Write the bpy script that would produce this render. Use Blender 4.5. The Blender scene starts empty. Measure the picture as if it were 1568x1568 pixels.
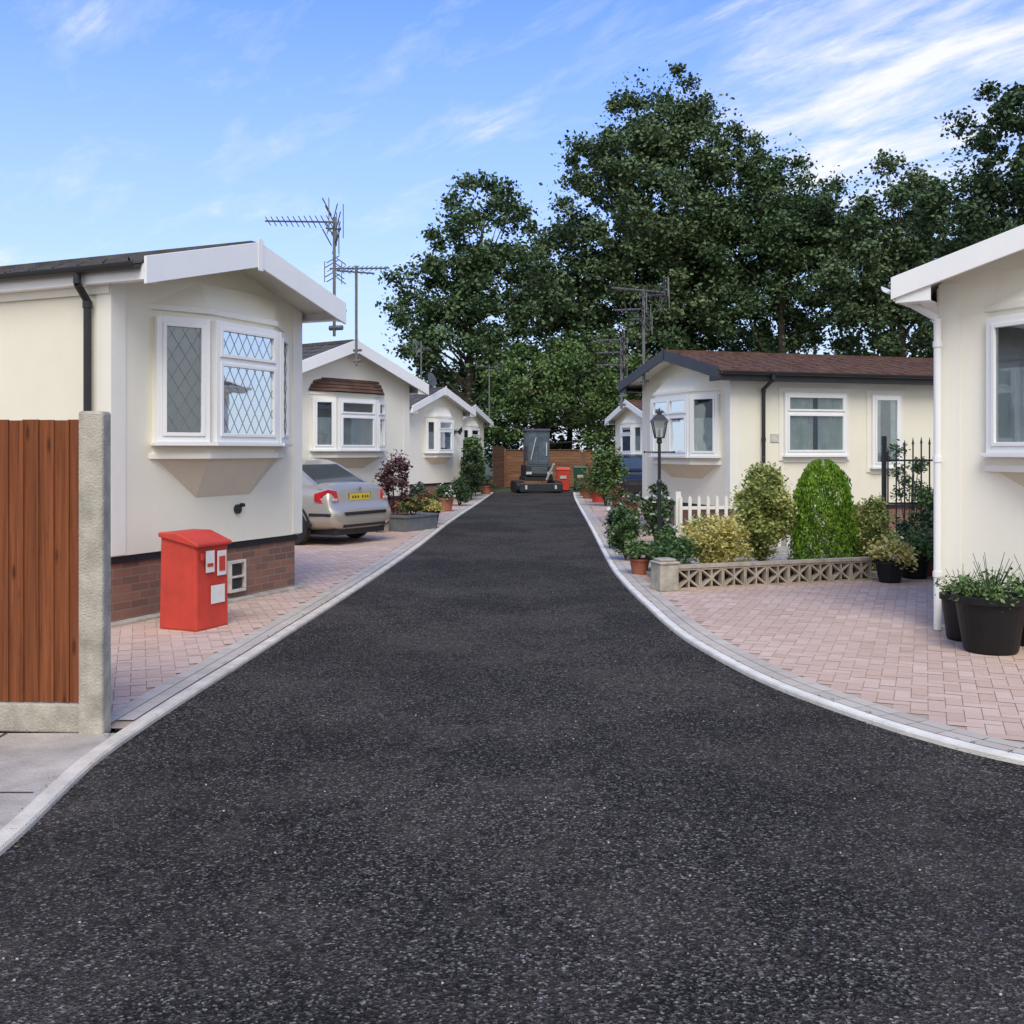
import bpy, math, numpy as np, random
from mathutils import Vector, Matrix
random.seed(4); rng=np.random.default_rng(7)
sc=bpy.context.scene
sc.view_settings.view_transform='Standard'
try: sc.view_settings.look='None'
except Exception: pass
sc.view_settings.exposure=0
COL=sc.collection

# ------------------------------------------------------------ materials
def _nt(name):
    m=bpy.data.materials.new(name); m.use_nodes=True
    nt=m.node_tree; return m,nt,nt.nodes['Principled BSDF']
def N(nt,t,**k):
    n=nt.nodes.new(t)
    for a,b in k.items():
        if a in n.inputs: n.inputs[a].default_value=b
        else: setattr(n,a,b)
    return n
def mixc(nt,fac,a,b,blend='MIX'):
    n=nt.nodes.new('ShaderNodeMix'); n.data_type='RGBA'; n.blend_type=blend
    for s,v in ((0,fac),(6,a),(7,b)):
        if hasattr(v,'links'): nt.links.new(v,n.inputs[s])
        elif isinstance(v,(int,float)): n.inputs[s].default_value=v
        else: n.inputs[s].default_value=(*v[:3],1)
    return n.outputs[2]
def ramp(nt,inp,stops):
    r=nt.nodes.new('ShaderNodeValToRGB'); e=r.color_ramp.elements
    while len(e)<len(stops): e.new(.5)
    for i,(p,c) in enumerate(stops):
        e[i].position=p; e[i].color=(*( (c,c,c) if isinstance(c,(int,float)) else c),1)
    nt.links.new(inp,r.inputs[0]); return r.outputs[0]
def noise(nt,vec,scale,detail=4,rough=.6,out='Fac'):
    n=N(nt,'ShaderNodeTexNoise',Scale=scale,Detail=detail,Roughness=rough)
    nt.links.new(vec,n.inputs['Vector']); return n.outputs[out]
def bump(nt,bs,h,strength,dist=.01):
    b=N(nt,'ShaderNodeBump',Strength=strength,Distance=dist); nt.links.new(h,b.inputs['Height']); nt.links.new(b.outputs[0],bs.inputs['Normal'])
def objv(nt): return nt.nodes.new('ShaderNodeTexCoord').outputs['Object']
def mat(name,col,rough=.7,var=.12,scale=2.,bmp=0,bscale=60,metal=0,dist=.01,spec=.5,dirt=0):
    m,nt,bs=_nt(name); v=objv(nt)
    f=noise(nt,v,scale,4)
    f=ramp(nt,f,[(.3,0),(.7,1)])
    c=mixc(nt,f,[x*(1-var) for x in col],[min(x*(1+var),.95) for x in col])
    if dirt:
        mp=N(nt,'ShaderNodeMapping',Scale=(6,6,.5)); nt.links.new(v,mp.inputs[0])
        d=ramp(nt,noise(nt,mp.outputs[0],1.2,5,.7),[(.48,0),(.8,dirt)])
        c=mixc(nt,d,c,[x*.55 for x in col])
    nt.links.new(c,bs.inputs['Base Color'])
    bs.inputs['Roughness'].default_value=rough; bs.inputs['Metallic'].default_value=metal
    bs.inputs['Specular IOR Level'].default_value=spec
    if bmp: bump(nt,bs,noise(nt,v,bscale,2),bmp,dist)
    return m
def attr_mat(name,ca,cb,rough=.8,trans=0,bmp=0,extra=.0,bscale=90):
    m,nt,bs=_nt(name)
    a=nt.nodes.new('ShaderNodeAttribute'); a.attribute_name='rnd'
    c=mixc(nt,a.outputs['Fac'],ca,cb)
    v=objv(nt)
    if extra:
        f=ramp(nt,noise(nt,v,.9,5,.65),[(.35,0),(.7,extra)])
        c=mixc(nt,f,c,[x*.68 for x in ca])
    nt.links.new(c,bs.inputs['Base Color']); bs.inputs['Roughness'].default_value=rough
    bs.inputs['Specular IOR Level'].default_value=.3
    if bmp: bump(nt,bs,noise(nt,v,bscale,2),bmp,.004)
    if trans:
        t=nt.nodes.new('ShaderNodeBsdfTranslucent'); nt.links.new(c,t.inputs[0])
        mx=nt.nodes.new('ShaderNodeMixShader'); mx.inputs[0].default_value=trans
        nt.links.new(bs.outputs[0],mx.inputs[1]); nt.links.new(t.outputs[0],mx.inputs[2])
        nt.links.new(mx.outputs[0],nt.nodes['Material Output'].inputs[0])
    return m
def asphalt():
    m,nt,bs=_nt('asphalt'); v=objv(nt)
    vo=N(nt,'ShaderNodeTexVoronoi',Scale=105.); nt.links.new(v,vo.inputs['Vector'])
    sep=nt.nodes.new('ShaderNodeSeparateColor'); nt.links.new(vo.outputs['Color'],sep.inputs[0])
    chips=ramp(nt,sep.outputs[0],[(0,(.010,.0095,.009)),(.42,(.036,.033,.030)),(.72,(.085,.077,.068)),(.92,(.19,.175,.155)),(1,(.42,.39,.35))])
    pat=ramp(nt,noise(nt,v,.8,7,.72),[(.45,0),(.66,1)])
    c=mixc(nt,pat,chips,mixc(nt,.4,chips,(.16,.135,.113)))
    mp=N(nt,'ShaderNodeMapping',Scale=(1.5,.8,1)); nt.links.new(v,mp.inputs[0])
    pat2=ramp(nt,noise(nt,mp.outputs[0],2.4,7,.78),[(.53,0),(.72,.5)])
    c=mixc(nt,pat2,c,(.145,.12,.10))
    grain=ramp(nt,noise(nt,v,22,4,.8),[(.36,.5),(.56,0)])
    c=mixc(nt,grain,c,(.016,.015,.014))
    dk=ramp(nt,noise(nt,v,.4,4,.6),[(.38,.38),(.54,0)])
    c=mixc(nt,dk,c,(.022,.020,.018))
    nt.links.new(c,bs.inputs['Base Color']); bs.inputs['Roughness'].default_value=.92
    bs.inputs['Specular IOR Level'].default_value=.1
    mm=nt.nodes.new('ShaderNodeMath'); mm.operation='ADD'
    nt.links.new(noise(nt,v,140,2),mm.inputs[0]); nt.links.new(vo.outputs['Distance'],mm.inputs[1])
    bump(nt,bs,mm.outputs[0],1.,.013)
    return m
def brickmat():
    m,nt,bs=_nt('brick'); v=objv(nt)
    s=nt.nodes.new('ShaderNodeSeparateXYZ'); nt.links.new(v,s.inputs[0])
    a=nt.nodes.new('ShaderNodeMath'); nt.links.new(s.outputs[0],a.inputs[0]); nt.links.new(s.outputs[1],a.inputs[1])
    c=nt.nodes.new('ShaderNodeCombineXYZ'); nt.links.new(a.outputs[0],c.inputs[0]); nt.links.new(s.outputs[2],c.inputs[1])
    b=N(nt,'ShaderNodeTexBrick',Scale=1.); b.inputs['Brick Width'].default_value=.225; b.inputs['Row Height'].default_value=.075
    b.inputs['Mortar Size'].default_value=.006; b.inputs['Color1'].default_value=(.31,.14,.09,1); b.inputs['Color2'].default_value=(.18,.09,.065,1)
    b.inputs['Mortar'].default_value=(.24,.20,.165,1); nt.links.new(c.outputs[0],b.inputs['Vector'])
    cc=mixc(nt,ramp(nt,noise(nt,v,3,6),[(.4,0),(.75,.5)]),b.outputs['Color'],(.15,.10,.08))
    nt.links.new(cc,bs.inputs['Base Color']); bs.inputs['Roughness'].default_value=.9
    inv=nt.nodes.new('ShaderNodeMath'); inv.operation='SUBTRACT'; inv.inputs[0].default_value=1; nt.links.new(b.outputs['Fac'],inv.inputs[1])
    bump(nt,bs,inv.outputs[0],.6,.01); return m
def woodmat(name,col,axis='z'):
    m,nt,bs=_nt(name); v=objv(nt)
    sc_={'z':(30,30,.8),'x':(.9,22,22)}[axis]
    mp=N(nt,'ShaderNodeMapping',Scale=sc_); nt.links.new(v,mp.inputs[0])
    f=ramp(nt,noise(nt,mp.outputs[0],1.4,8,.75),[(.34,0),(.66,1)])
    c=mixc(nt,f,[x*.42 for x in col],[x*1.35 for x in col])
    mp3=N(nt,'ShaderNodeMapping',Scale=(10,0.001,2.8)); nt.links.new(v,mp3.inputs[0])
    vo=N(nt,'ShaderNodeTexVoronoi',Scale=1.); nt.links.new(mp3.outputs[0],vo.inputs['Vector'])
    k=ramp(nt,vo.outputs['Distance'],[(.07,.9),(.17,0)])
    c=mixc(nt,k,c,[x*.22 for x in col])
    a=nt.nodes.new('ShaderNodeAttribute'); a.attribute_name='rnd'
    c=mixc(nt,ramp(nt,a.outputs['Fac'],[(0,0),(1,.45)]),c,[x*.45 for x in col])
    nt.links.new(c,bs.inputs['Base Color']); bs.inputs['Roughness'].default_value=.8
    bs.inputs['Specular IOR Level'].default_value=.25
    bump(nt,bs,f,.3,.004); return m
def glassmat():
    m,nt,bs=_nt('window_glass')
    t=N(nt,'ShaderNodeBsdfTransparent',Color=(.85,.88,.88,1))
    g=N(nt,'ShaderNodeBsdfGlossy',Roughness=.02,Color=(.8,.86,.92,1))
    v=objv(nt)
    b=N(nt,'ShaderNodeBump',Strength=.05,Distance=.02); nt.links.new(noise(nt,v,2.5,2),b.inputs['Height']); nt.links.new(b.outputs[0],g.inputs['Normal'])
    lw=N(nt,'ShaderNodeLayerWeight',Blend=.25)
    mr=ramp(nt,lw.outputs['Fresnel'],[(0,.12),(1,.85)])
    mx=nt.nodes.new('ShaderNodeMixShader'); nt.links.new(mr,mx.inputs[0])
    nt.links.new(t.outputs[0],mx.inputs[1]); nt.links.new(g.outputs[0],mx.inputs[2])
    nt.links.new(mx.outputs[0],nt.nodes['Material Output'].inputs[0]); return m
GLASS=glassmat(); BRICK=brickmat(); ASPH=asphalt()
CREAM=mat('cream_render',(.83,.79,.65),.9,.03,1.2,.5,140,dist=.004,dirt=.05)
CREAM2=mat('pale_render',(.84,.81,.71),.9,.03,1.2,.5,140,dist=.004,dirt=.05)
UPVC=mat('white_upvc',(.86,.86,.84),.35,.02,3,dirt=.05)
TRIM=mat('cream_trim',(.84,.81,.72),.6,.03,3,dirt=.06)
BLACK=mat('black_plastic',(.018,.019,.021),.45,.2,5)
INT=mat('dark_room_panel',(.06,.065,.07),.9,.6,2.5)  # dark colour on a flat panel stands in for the unlit room
CURT=mat('net_curtain',(.66,.68,.66),.95,.12,6)
CURTG=mat('green_curtain',(.70,.75,.68),.95,.15,6)
LEAD=mat('lead_strip',(.2,.2,.2),.5,.1)
CONC=mat('concrete',(.42,.385,.32),.92,.3,7,.8,90,dirt=.45)
KERB=mat('kerb_concrete',(.64,.58,.48),.92,.2,5,.6,120,dirt=.25)
KERBL=mat('pale_kerb_concrete',(.78,.74,.65),.92,.14,5,.6,120,dirt=.15)
SLATE=mat('grey_roof_tile',(.085,.078,.074),.85,.35,4,.5,40)
BROWN=mat('brown_roof_tile',(.115,.066,.05),.9,.35,4,.5,40,spec=.15)
CORBEL=mat('corbel_render',(.68,.62,.49),.9,.06,2,.5,140,dist=.004)
RED=mat('red_paint',(.56,.05,.028),.55,.15,4,.1,30,dirt=.35)
BARK=mat('bark',(.075,.06,.045),.95,.4,3,.8,12,dist=.05)
ALU=mat('aerial_aluminium',(.16,.16,.16),.5,.2,8,metal=.4)
SOIL=mat('soil',(.07,.05,.035),.95,.4,6,1,30,dist=.03)
POTB=mat('black_pot',(.009,.009,.010),.5,.3,6,spec=.3)
TERR=mat('terracotta',(.36,.12,.07),.8,.2,6,.3,60)
ORN=mat('painted_stone',(.55,.53,.48),.8,.2,12)
PINK=attr_mat('pink_block_paving',(.55,.385,.295),(.64,.485,.39),.88,bmp=.4,extra=.35)
GREYB=attr_mat('grey_block_paving',(.46,.405,.335),(.56,.50,.425),.9,bmp=.4,extra=.3)
MORT=mat('jointing_sand',(.42,.32,.24),.95,.2,4)
FW=woodmat('fence_wood',(.25,.078,.029)); FW2=woodmat('far_fence_wood',(.27,.135,.075),'x')
def leafm(n,a,b,t=.25): return attr_mat(n,a,b,.65,t)
L_OAK=leafm('oak_leaves',(.038,.080,.036),(.13,.195,.085),0)
L_BEECH=leafm('beech_leaves',(.044,.086,.038),(.145,.20,.09),0)
L_DARK=leafm('dark_leaves',(.028,.058,.027),(.085,.135,.055),0)
L_IVY=leafm('hawthorn_leaves',(.055,.11,.03),(.15,.23,.075),0)
L_YEL=leafm('golden_leaves',(.40,.38,.10),(.80,.70,.28))
L_VAR=leafm('variegated_leaves',(.15,.23,.05),(.62,.62,.22))
L_LIME=leafm('lime_conifer',(.10,.23,.015),(.26,.42,.04))
L_GRN=leafm('garden_leaves',(.045,.10,.03),(.15,.24,.08))
L_PUR=leafm('purple_leaves',(.08,.035,.045),(.22,.12,.12))
FLOWR=leafm('red_flowers',(.45,.02,.03),(.6,.1,.12)); FLOWW=leafm('white_flowers',(.6,.6,.55),(.75,.7,.7))

# ------------------------------------------------------------ mesh builder
class MB:
    def __init__(s): s.v=[]; s.f=[]; s.r=[]; s.cr=0.
    def add(s,vs,fs):
        o=len(s.v); s.v+= [tuple(p) for p in vs]; s.f+=[tuple(i+o for i in f) for f in fs]; s.r+=[s.cr]*len(fs)
    def box(s,o,ex,ey,ez):
        o,ex,ey,ez=map(Vector,(o,ex,ey,ez))
        vs=[o,o+ex,o+ex+ey,o+ey]; vs+=[p+ez for p in vs]
        s.add(vs,[(3,2,1,0),(4,5,6,7),(0,1,5,4),(1,2,6,5),(2,3,7,6),(3,0,4,7)])
    def b(s,x0,x1,y0,y1,z0,z1): s.box((x0,y0,z0),(x1-x0,0,0),(0,y1-y0,0),(0,0,z1-z0))
    def prism(s,poly,d):
        n=len(poly); d=Vector(d); vs=[Vector(p) for p in poly]; vs+=[p+d for p in vs]
        s.add(vs,[tuple(range(n-1,-1,-1)),tuple(range(n,2*n))]+[(i,(i+1)%n,(i+1)%n+n,i+n) for i in range(n)])
    def loft(s,rings,close=True,caps=True):
        n=len(rings[0]); vs=[p for r in rings for p in r]; fs=[]
        for k in range(len(rings)-1):
            for i in range(n if close else n-1):
                j=(i+1)%n; fs.append((k*n+i,k*n+j,(k+1)*n+j,(k+1)*n+i))
        if caps: fs+= [tuple(range(n-1,-1,-1)),tuple((len(rings)-1)*n+i for i in range(n))]
        s.add(vs,fs)
    def cyl(s,p0,p1,r0,r1=None,n=10,caps=True):
        p0,p1=Vector(p0),Vector(p1); r1=r0 if r1 is None else r1
        d=(p1-p0).normalized(); a=d.orthogonal().normalized(); b=d.cross(a)
        R=[[p+ (a*math.cos(t)+b*math.sin(t))*r for t in [2*math.pi*i/n for i in range(n)]] for p,r in ((p0,r0),(p1,r1))]
        s.loft(R,True,caps)
    def lathe(s,c,prof,n=20):
        s.loft([[ (c[0]+r*math.cos(2*math.pi*i/n),c[1]+r*math.sin(2*math.pi*i/n),c[2]+z) for i in range(n)] for r,z in prof])
    def make(s,name,m,parent=None,bevel=0,smooth=False,sub=0):
        me=bpy.data.meshes.new(name); me.from_pydata(s.v,[],s.f); me.update()
        at=me.attributes.new('rnd','FLOAT','FACE'); at.data.foreach_set('value',np.array(s.r,dtype=np.float32))
        ms=m if isinstance(m,list) else [m]
        for q in ms: me.materials.append(q)
        if smooth: me.polygons.foreach_set('use_smooth',[True]*len(me.polygons))
        ob=bpy.data.objects.new(name,me); COL.objects.link(ob)
        if parent: ob.parent=parent
        if bevel:
            md=ob.modifiers.new('b','BEVEL'); md.width=bevel; md.segments=2; md.limit_method='ANGLE'
        if sub:
            md=ob.modifiers.new('s','SUBSURF'); md.levels=sub; md.render_levels=sub
        return ob
def empty(name,loc=(0,0,0),ang=0):
    e=bpy.data.objects.new(name,None); COL.objects.link(e); e.location=loc; e.rotation_euler=(0,0,ang); e.empty_display_size=.3; return e

def quads_obj(name,V,m,rnd,parent=None):
    V=np.asarray(V,dtype=np.float32).reshape(-1,4,3); n=len(V)
    me=bpy.data.meshes.new(name); me.vertices.add(n*4); me.vertices.foreach_set('co',V.reshape(-1))
    me.loops.add(n*4); me.loops.foreach_set('vertex_index',np.arange(n*4,dtype=np.int32))
    me.polygons.add(n); me.polygons.foreach_set('loop_start',np.arange(0,n*4,4,dtype=np.int32))
    try: me.polygons.foreach_set('loop_total',np.full(n,4,dtype=np.int32))
    except Exception: pass
    me.update(calc_edges=True)
    at=me.attributes.new('rnd','FLOAT','FACE'); at.data.foreach_set('value',np.asarray(rnd,dtype=np.float32))
    me.materials.append(m); ob=bpy.data.objects.new(name,me); COL.objects.link(ob)
    if parent: ob.parent=parent
    return ob
def leaves(name,P,size,m,rnd,parent=None,up=.6,asp=.55,vert=False):
    n=len(P); nr=rng.normal(size=(n,3)); nr/=np.linalg.norm(nr,axis=1)[:,None]
    nr[:,2]=np.abs(nr[:,2])*.6+ (0 if vert else up); nr/=np.linalg.norm(nr,axis=1)[:,None]
    t=rng.normal(size=(n,3)); 
    if vert: t=t*.35+np.array([0,0,1.])
    t-= nr*np.sum(t*nr,1)[:,None]; t/=np.linalg.norm(t,axis=1)[:,None]
    b=np.cross(nr,t); s=size*rng.uniform(.6,1.3,(n,1))
    V=np.stack([P-t*s*.5,P+b*s*asp*.5-nr*s*.06,P+t*s*.5,P-b*s*asp*.5-nr*s*.06],1)
    return quads_obj(name,V,m,np.clip(rnd,0,1),parent)
def rdir(n):
    d=rng.normal(size=(n,3)); return d/np.linalg.norm(d,axis=1)[:,None]
def clump_pts(C,R,n,flat=.75):
    P=[];r=[]
    for c,rad in zip(C,R):
        d=rdir(n)*(rng.uniform(0,1,(n,1))**.55)*rad*rng.uniform(.75,1.25,(n,1)); d[:,2]*=flat
        P.append(c+d); r.append(np.full(n,rng.uniform(0,.6))+rng.uniform(0,.4,n))
    return np.concatenate(P),np.concatenate(r)
def tree(name,base,ells,m,dens=4.,per=180,leaf=.22,cr=.7,trunk=.35,lo=0,loose=60,k_=1.08):
    e=empty(name,base); bx,by,bz=base
    C=[];R=[];X=[]
    for (x,z,r) in ells:
        r*=k_
        k=max(8,int(dens*r*r)); rad=rng.uniform(.25,1.,(k,1))**.5
        d=rdir(k)*rad*r*rng.uniform(.88,1.08,(k,1))
        c0=np.array([x-bx,rng.uniform(-.6,.6),z-bz]); c=c0+d; c[:,1]*=.85
        C.append(c); R.append(rng.uniform(.5,1.3,k)*cr)
        kk=int(loose*r*r); dd=rdir(kk); q=rng.uniform(.3,1,(kk,1))**.6
        wob=1+.1*np.sin(dd[:,:1]*7+z)+.1*np.sin(dd[:,2:]*8+dd[:,1:2]*6+x); X.append(c0+dd*q*r*.98*wob)
    C=np.concatenate(C);R=np.concatenate(R); ok=C[:,2]>lo+.3; C=C[ok];R=R[ok]
    P,r=clump_pts(C,R,per); X=np.concatenate(X); X=X[X[:,2]>lo]
    P=np.concatenate([P,X]); r=np.concatenate([r,rng.uniform(.1,.7,len(X))])
    leaves('crown',P,leaf,m,r,e,up=.35,asp=.65)
    t=MB(); top=max(z for x,z,rr in ells)-bz
    ax=Vector((ells[0][0]-bx,0,top)); 
    prev=Vector((0,0,-.2)); path=[prev]
    for i in range(1,7):
        f=i/6; path.append(Vector((ax.x*f**1.5+random.uniform(-.15,.15),random.uniform(-.15,.15),top*f)))
    for i in range(6): t.cyl(path[i],path[i+1],trunk*(1-i/6.8),trunk*(1-(i+1)/6.8),8,False)
    for i in rng.choice(len(C),min(len(C),34),False):
        c=Vector(C[i]); h=max(.18*top,min(c.z-.22*top,.85*top)); f=h/top*6; k=min(5,int(f)); p=path[k].lerp(path[k+1],f-k)
        mid=(p+c)/2+Vector((0,0,-.3)); rr=trunk*.32*(1-h/top*.5)
        t.cyl(p,mid,rr,rr*.6,6,False); t.cyl(mid,c,rr*.6,rr*.15,6,False)
    t.make('trunk',BARK,e,smooth=True); return e
def shrub(name,base,w,h,m,n=2500,leaf=.05,shape='ball',per=None,flowers=None,d=None):
    e=empty(name,base); d=d or w
    if shape=='cone':
        k=int(n); z=rng.uniform(0,1,k)**.9; rad=np.sin(np.clip(1.0-z,0,1)**.36*math.pi/2)*(1-.12*(1-z)**3); a=rng.uniform(0,2*math.pi,k)
        q=rng.uniform(.74,1.06,k)*(1+.09*np.sin(a*5+z*9)+.06*np.sin(a*11+z*23))
        P=np.stack([np.cos(a)*rad*q*w/2,np.sin(a)*rad*q*d/2,z*h*(1+.04*np.sin(a*4))],1); r=rng.uniform(0,1,k)*.5+.25+.25*np.sin(a*7+z*14)
        leaves('foliage',P,leaf,m,r,e,vert=True,asp=.4)
    else:
        nc=max(10,n//110); dd=rdir(nc)*(rng.uniform(.2,1,(nc,1))**.5)
        C=np.array([0,0,h*.53])+dd*np.array([w*.4,d*.4,h*.42]); R=rng.uniform(.12,.26,nc)*min(w,h)
        P,r=clump_pts(C,R,n//nc,.85); P[:,2]=np.maximum(P[:,2],.02)
        leaves('foliage',P,leaf,m,r,e,asp=.6)
        if flowers:
            i=rng.choice(len(P),len(P)//18); leaves('flowers',P[i]*1.06,leaf*1.2,flowers,rng.uniform(0,1,len(i)),e,asp=.9)
    t=MB()
    for i in range(6):
        a=random.uniform(0,6.28); t.cyl((0,0,-.03),(math.cos(a)*w*.25,math.sin(a)*w*.25,h*.65),.018*max(w,.4),.006,5)
    t.make('stems',BARK,e); return e
def pot(name,base,r,h,m,plant=None,pw=.4,ph=.35,n=900,leaf=.06,flowers=None,wisps=0):
    e=empty(name,base); t=MB()
    t.lathe((0,0,0),[(r*.68,0),(r*.74,.02),(r*.95,h*.86),(r*1.06,h*.88),(r*1.06,h),(r*.95,h),(r*.9,h*.9)],28); t.make('pot',m,e,smooth=False)
    s=MB(); s.lathe((0,0,h*.86),[(r*.9,0),(r*.88,.01)],20); s.make('compost',SOIL,e)
    if plant:
        nc=14; dd=rdir(nc); dd[:,2]=np.abs(dd[:,2]); C=np.array([0,0,h*.95])+dd*np.array([pw*.4,pw*.4,ph*.7]); P,q=clump_pts(C,rng.uniform(.2,.35,nc)*pw,n//nc,.8)
        leaves('plant',P,leaf,plant,q,e)
        if flowers:
            i=rng.choice(len(P),len(P)//10); leaves('flowers',P[i]+[0,0,.02],leaf*1.1,flowers,rng.uniform(0,1,len(i)),e,asp=.9)
        t=MB()
        for i in range(8+wisps):
            a=random.uniform(0,6.28);k=random.uniform(.3,.9)*pw*.5; t.cyl((0,0,h*.85),(math.cos(a)*k,math.sin(a)*k,h+ph*random.uniform(.5,1.1 if not wisps else 1.7)),.004,.002,4)
        t.make('stems',L_GRN,e)
    return e

# ------------------------------------------------------------ world, sun, camera
w=bpy.data.worlds.new("World"); sc.world=w; w.use_nodes=True; nt=w.node_tree; bg=nt.nodes['Background']
SUN_EL=math.radians(50); SUN_AZ=math.radians(178)
sky=nt.nodes.new('ShaderNodeTexSky'); sky.sky_type='NISHITA'; sky.sun_disc=False; sky.sun_elevation=SUN_EL; sky.sun_rotation=SUN_AZ
sky.air_density=1.2; sky.dust_density=.6; sky.ozone_density=2.5
tc=nt.nodes.new('ShaderNodeTexCoord'); sp=nt.nodes.new('ShaderNodeSeparateXYZ'); nt.links.new(tc.outputs['Generated'],sp.inputs[0])
def M(op,a,b=0,c=None,clamp=False):
    n=nt.nodes.new('ShaderNodeMath'); n.operation=op; n.use_clamp=clamp
    for i,v in enumerate((a,b)+((c,) if c is not None else ())):
        if hasattr(v,'links'): nt.links.new(v,n.inputs[i])
        else: n.inputs[i].default_value=v
    return n.outputs[0]
zz=M('ADD',M('MAXIMUM',sp.outputs[2],0),.1)
px=M('DIVIDE',sp.outputs[0],zz); py=M('DIVIDE',sp.outputs[1],zz)
cb=nt.nodes.new('ShaderNodeCombineXYZ'); nt.links.new(px,cb.inputs[0]); nt.links.new(py,cb.inputs[1])
mp=nt.nodes.new('ShaderNodeMapping'); mp.inputs['Rotation'].default_value=(0,0,math.radians(52)); nt.links.new(cb.outputs[0],mp.inputs[0])
mp2=nt.nodes.new('ShaderNodeMapping'); mp2.inputs['Scale'].default_value=(1.0,2.6,1); nt.links.new(mp.outputs[0],mp2.inputs[0])
n1=N(nt,'ShaderNodeTexNoise',Scale=2.3,Detail=7,Roughness=.63,Distortion=.3); nt.links.new(mp2.outputs[0],n1.inputs['Vector'])
n2=N(nt,'ShaderNodeTexNoise',Scale=.7,Detail=2,Roughness=.5); nt.links.new(cb.outputs[0],n2.inputs['Vector'])
# the cirrus bank lies to the right of the lane; unseen cloud is added behind the viewer to whiten the fill light
dx=M('SUBTRACT',px,.95); dy=M('SUBTRACT',py,2.2)
d2=M('ADD',M('MULTIPLY',dx,dx),M('MULTIPLY',M('MULTIPLY',dy,dy),.35))
bank=M('SUBTRACT',1,M('MULTIPLY',d2,1.9),clamp=True)
behind=M('MULTIPLY',M('ADD',M('MULTIPLY',py,-.8),.3),1,clamp=True)
dens=M('ADD',M('ADD',M('ADD',n1.outputs[0],M('MULTIPLY',bank,.27)),M('MULTIPLY',M('SUBTRACT',n2.outputs[0],.5),.2)),M('MULTIPLY',behind,.4))
cl=ramp(nt,dens,[(.50,0),(.62,.14),(.72,.45),(.86,.97)])
haze=M('POWER',M('SUBTRACT',1,M('MULTIPLY',M('MAXIMUM',sp.outputs[2],0),1.85),clamp=True),1.4)
skyc=mixc(nt,1,sky.outputs[0],(.50,.95,1.95),'MULTIPLY')
c1=mixc(nt,M('MULTIPLY',haze,.97),skyc,(5.4,5.95,6.6))
c2=mixc(nt,cl,c1,(6.6,6.7,6.8))
nt.links.new(c2,bg.inputs[0]); bg.inputs[1].default_value=.15
sl=bpy.data.lights.new('sun','SUN'); sl.energy=2.4; sl.angle=math.radians(32); sl.color=(1,.945,.85)
so=bpy.data.objects.new('sun',sl); COL.objects.link(so)
sd=Vector((math.sin(SUN_AZ)*math.cos(SUN_EL),math.cos(SUN_AZ)*math.cos(SUN_EL),math.sin(SUN_EL)))
so.rotation_euler=sd.to_track_quat('Z','Y').to_euler()
cam=bpy.data.cameras.new('camera'); co=bpy.data.objects.new('camera',cam); COL.objects.link(co)
co.location=(0,0,1.6); co.rotation_euler=(math.radians(90),0,0); cam.lens=36; cam.sensor_width=36; cam.shift_y=-.06; cam.clip_end=2000; sc.camera=co

# ------------------------------------------------------------ ground, road, kerbs, paving
g=MB(); g.add([(-600,-600,-.02),(600,-600,-.02),(600,900,-.02),(-600,900,-.02)],[(0,1,2,3)])
g.make('ground',mat('grass_ground',(.06,.075,.03),.95,.4,.5,.8,20,dist=.05))
g=MB(); g.add([(-7,-14,0),(16,-14,0),(16,40,0),(-7,40,0)],[(0,1,2,3)]); g.make('road',ASPH)
KL=[(-1.9,-12),(-1.93,0),(-2.02,4.05),(-2.12,5.4),(-1.98,8.1),(-1.74,12.2),(-1.54,16.7),(-1.36,22.8),(-.98,31.4),(-.7,38.5)]
KR=[(14,3.1),(8,3.4),(5,3.85),(3.6,4.45),(2.6,5.2),(2.24,5.7),(1.98,6.27),(1.75,6.93),(1.57,7.8),(1.43,8.9),(1.36,10.7),(1.33,12),(1.34,13.9),(1.6,20.9),(2.05,33.5),(2.3,38.5)]
def smooth(P,step=.1):
    P=[Vector(p) for p in P]; out=[]
    for i in range(len(P)-1):
        a=P[max(i-1,0)];b=P[i];c=P[i+1];d=P[min(i+2,len(P)-1)]; L=(c-b).length; n=max(2,int(L/step))
        tb=(c-a).normalized()*L; tcn=(d-b).normalized()*L
        for k in range(n):
            t=k/n; h=(2*t**3-3*t*t+1,t**3-2*t*t+t,-2*t**3+3*t*t,t**3-t*t); out.append(b*h[0]+tb*h[1]+c*h[2]+tcn*h[3])
    out.append(P[-1]); return out
def offs(P,d):
    o=[]
    for i,p in enumerate(P):
        t=(P[min(i+1,len(P)-1)]-P[max(i-1,0)]).normalized(); o.append(p+Vector((-t.y,t.x))*d)
    return o
SL=smooth(KL); SR=smooth(KR)
def strip(name,P,d0,d1,z,m,joint=.9):
    A=offs(P,d0);B=offs(P,d1); s=MB(); rings=[]
    for a,b in zip(A,B): rings.append([(a.x,a.y,-.02),(a.x,a.y,z-.012),(a.x*.9+b.x*.1,a.y*.9+b.y*.1,z),(b.x,b.y,z),(b.x,b.y,-.02)])
    n=len(rings); k=max(2,int(joint/.1)); i=0
    while i<n-1:
        j=min(i+k,n-1); R=[list(r) for r in rings[i:j+1]]
        l=[tuple(Vector(x).lerp(Vector(y),.93)) for x,y in zip(R[-2],R[-1])]; R[-1]=l
        s.cr=random.random(); s.loft(R,True,True); i=j
    return s.make(name,m)
strip('kerb',SL,0,.085,.03,KERB); strip('kerb',SR,0,-.07,.035,KERBL)
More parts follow.
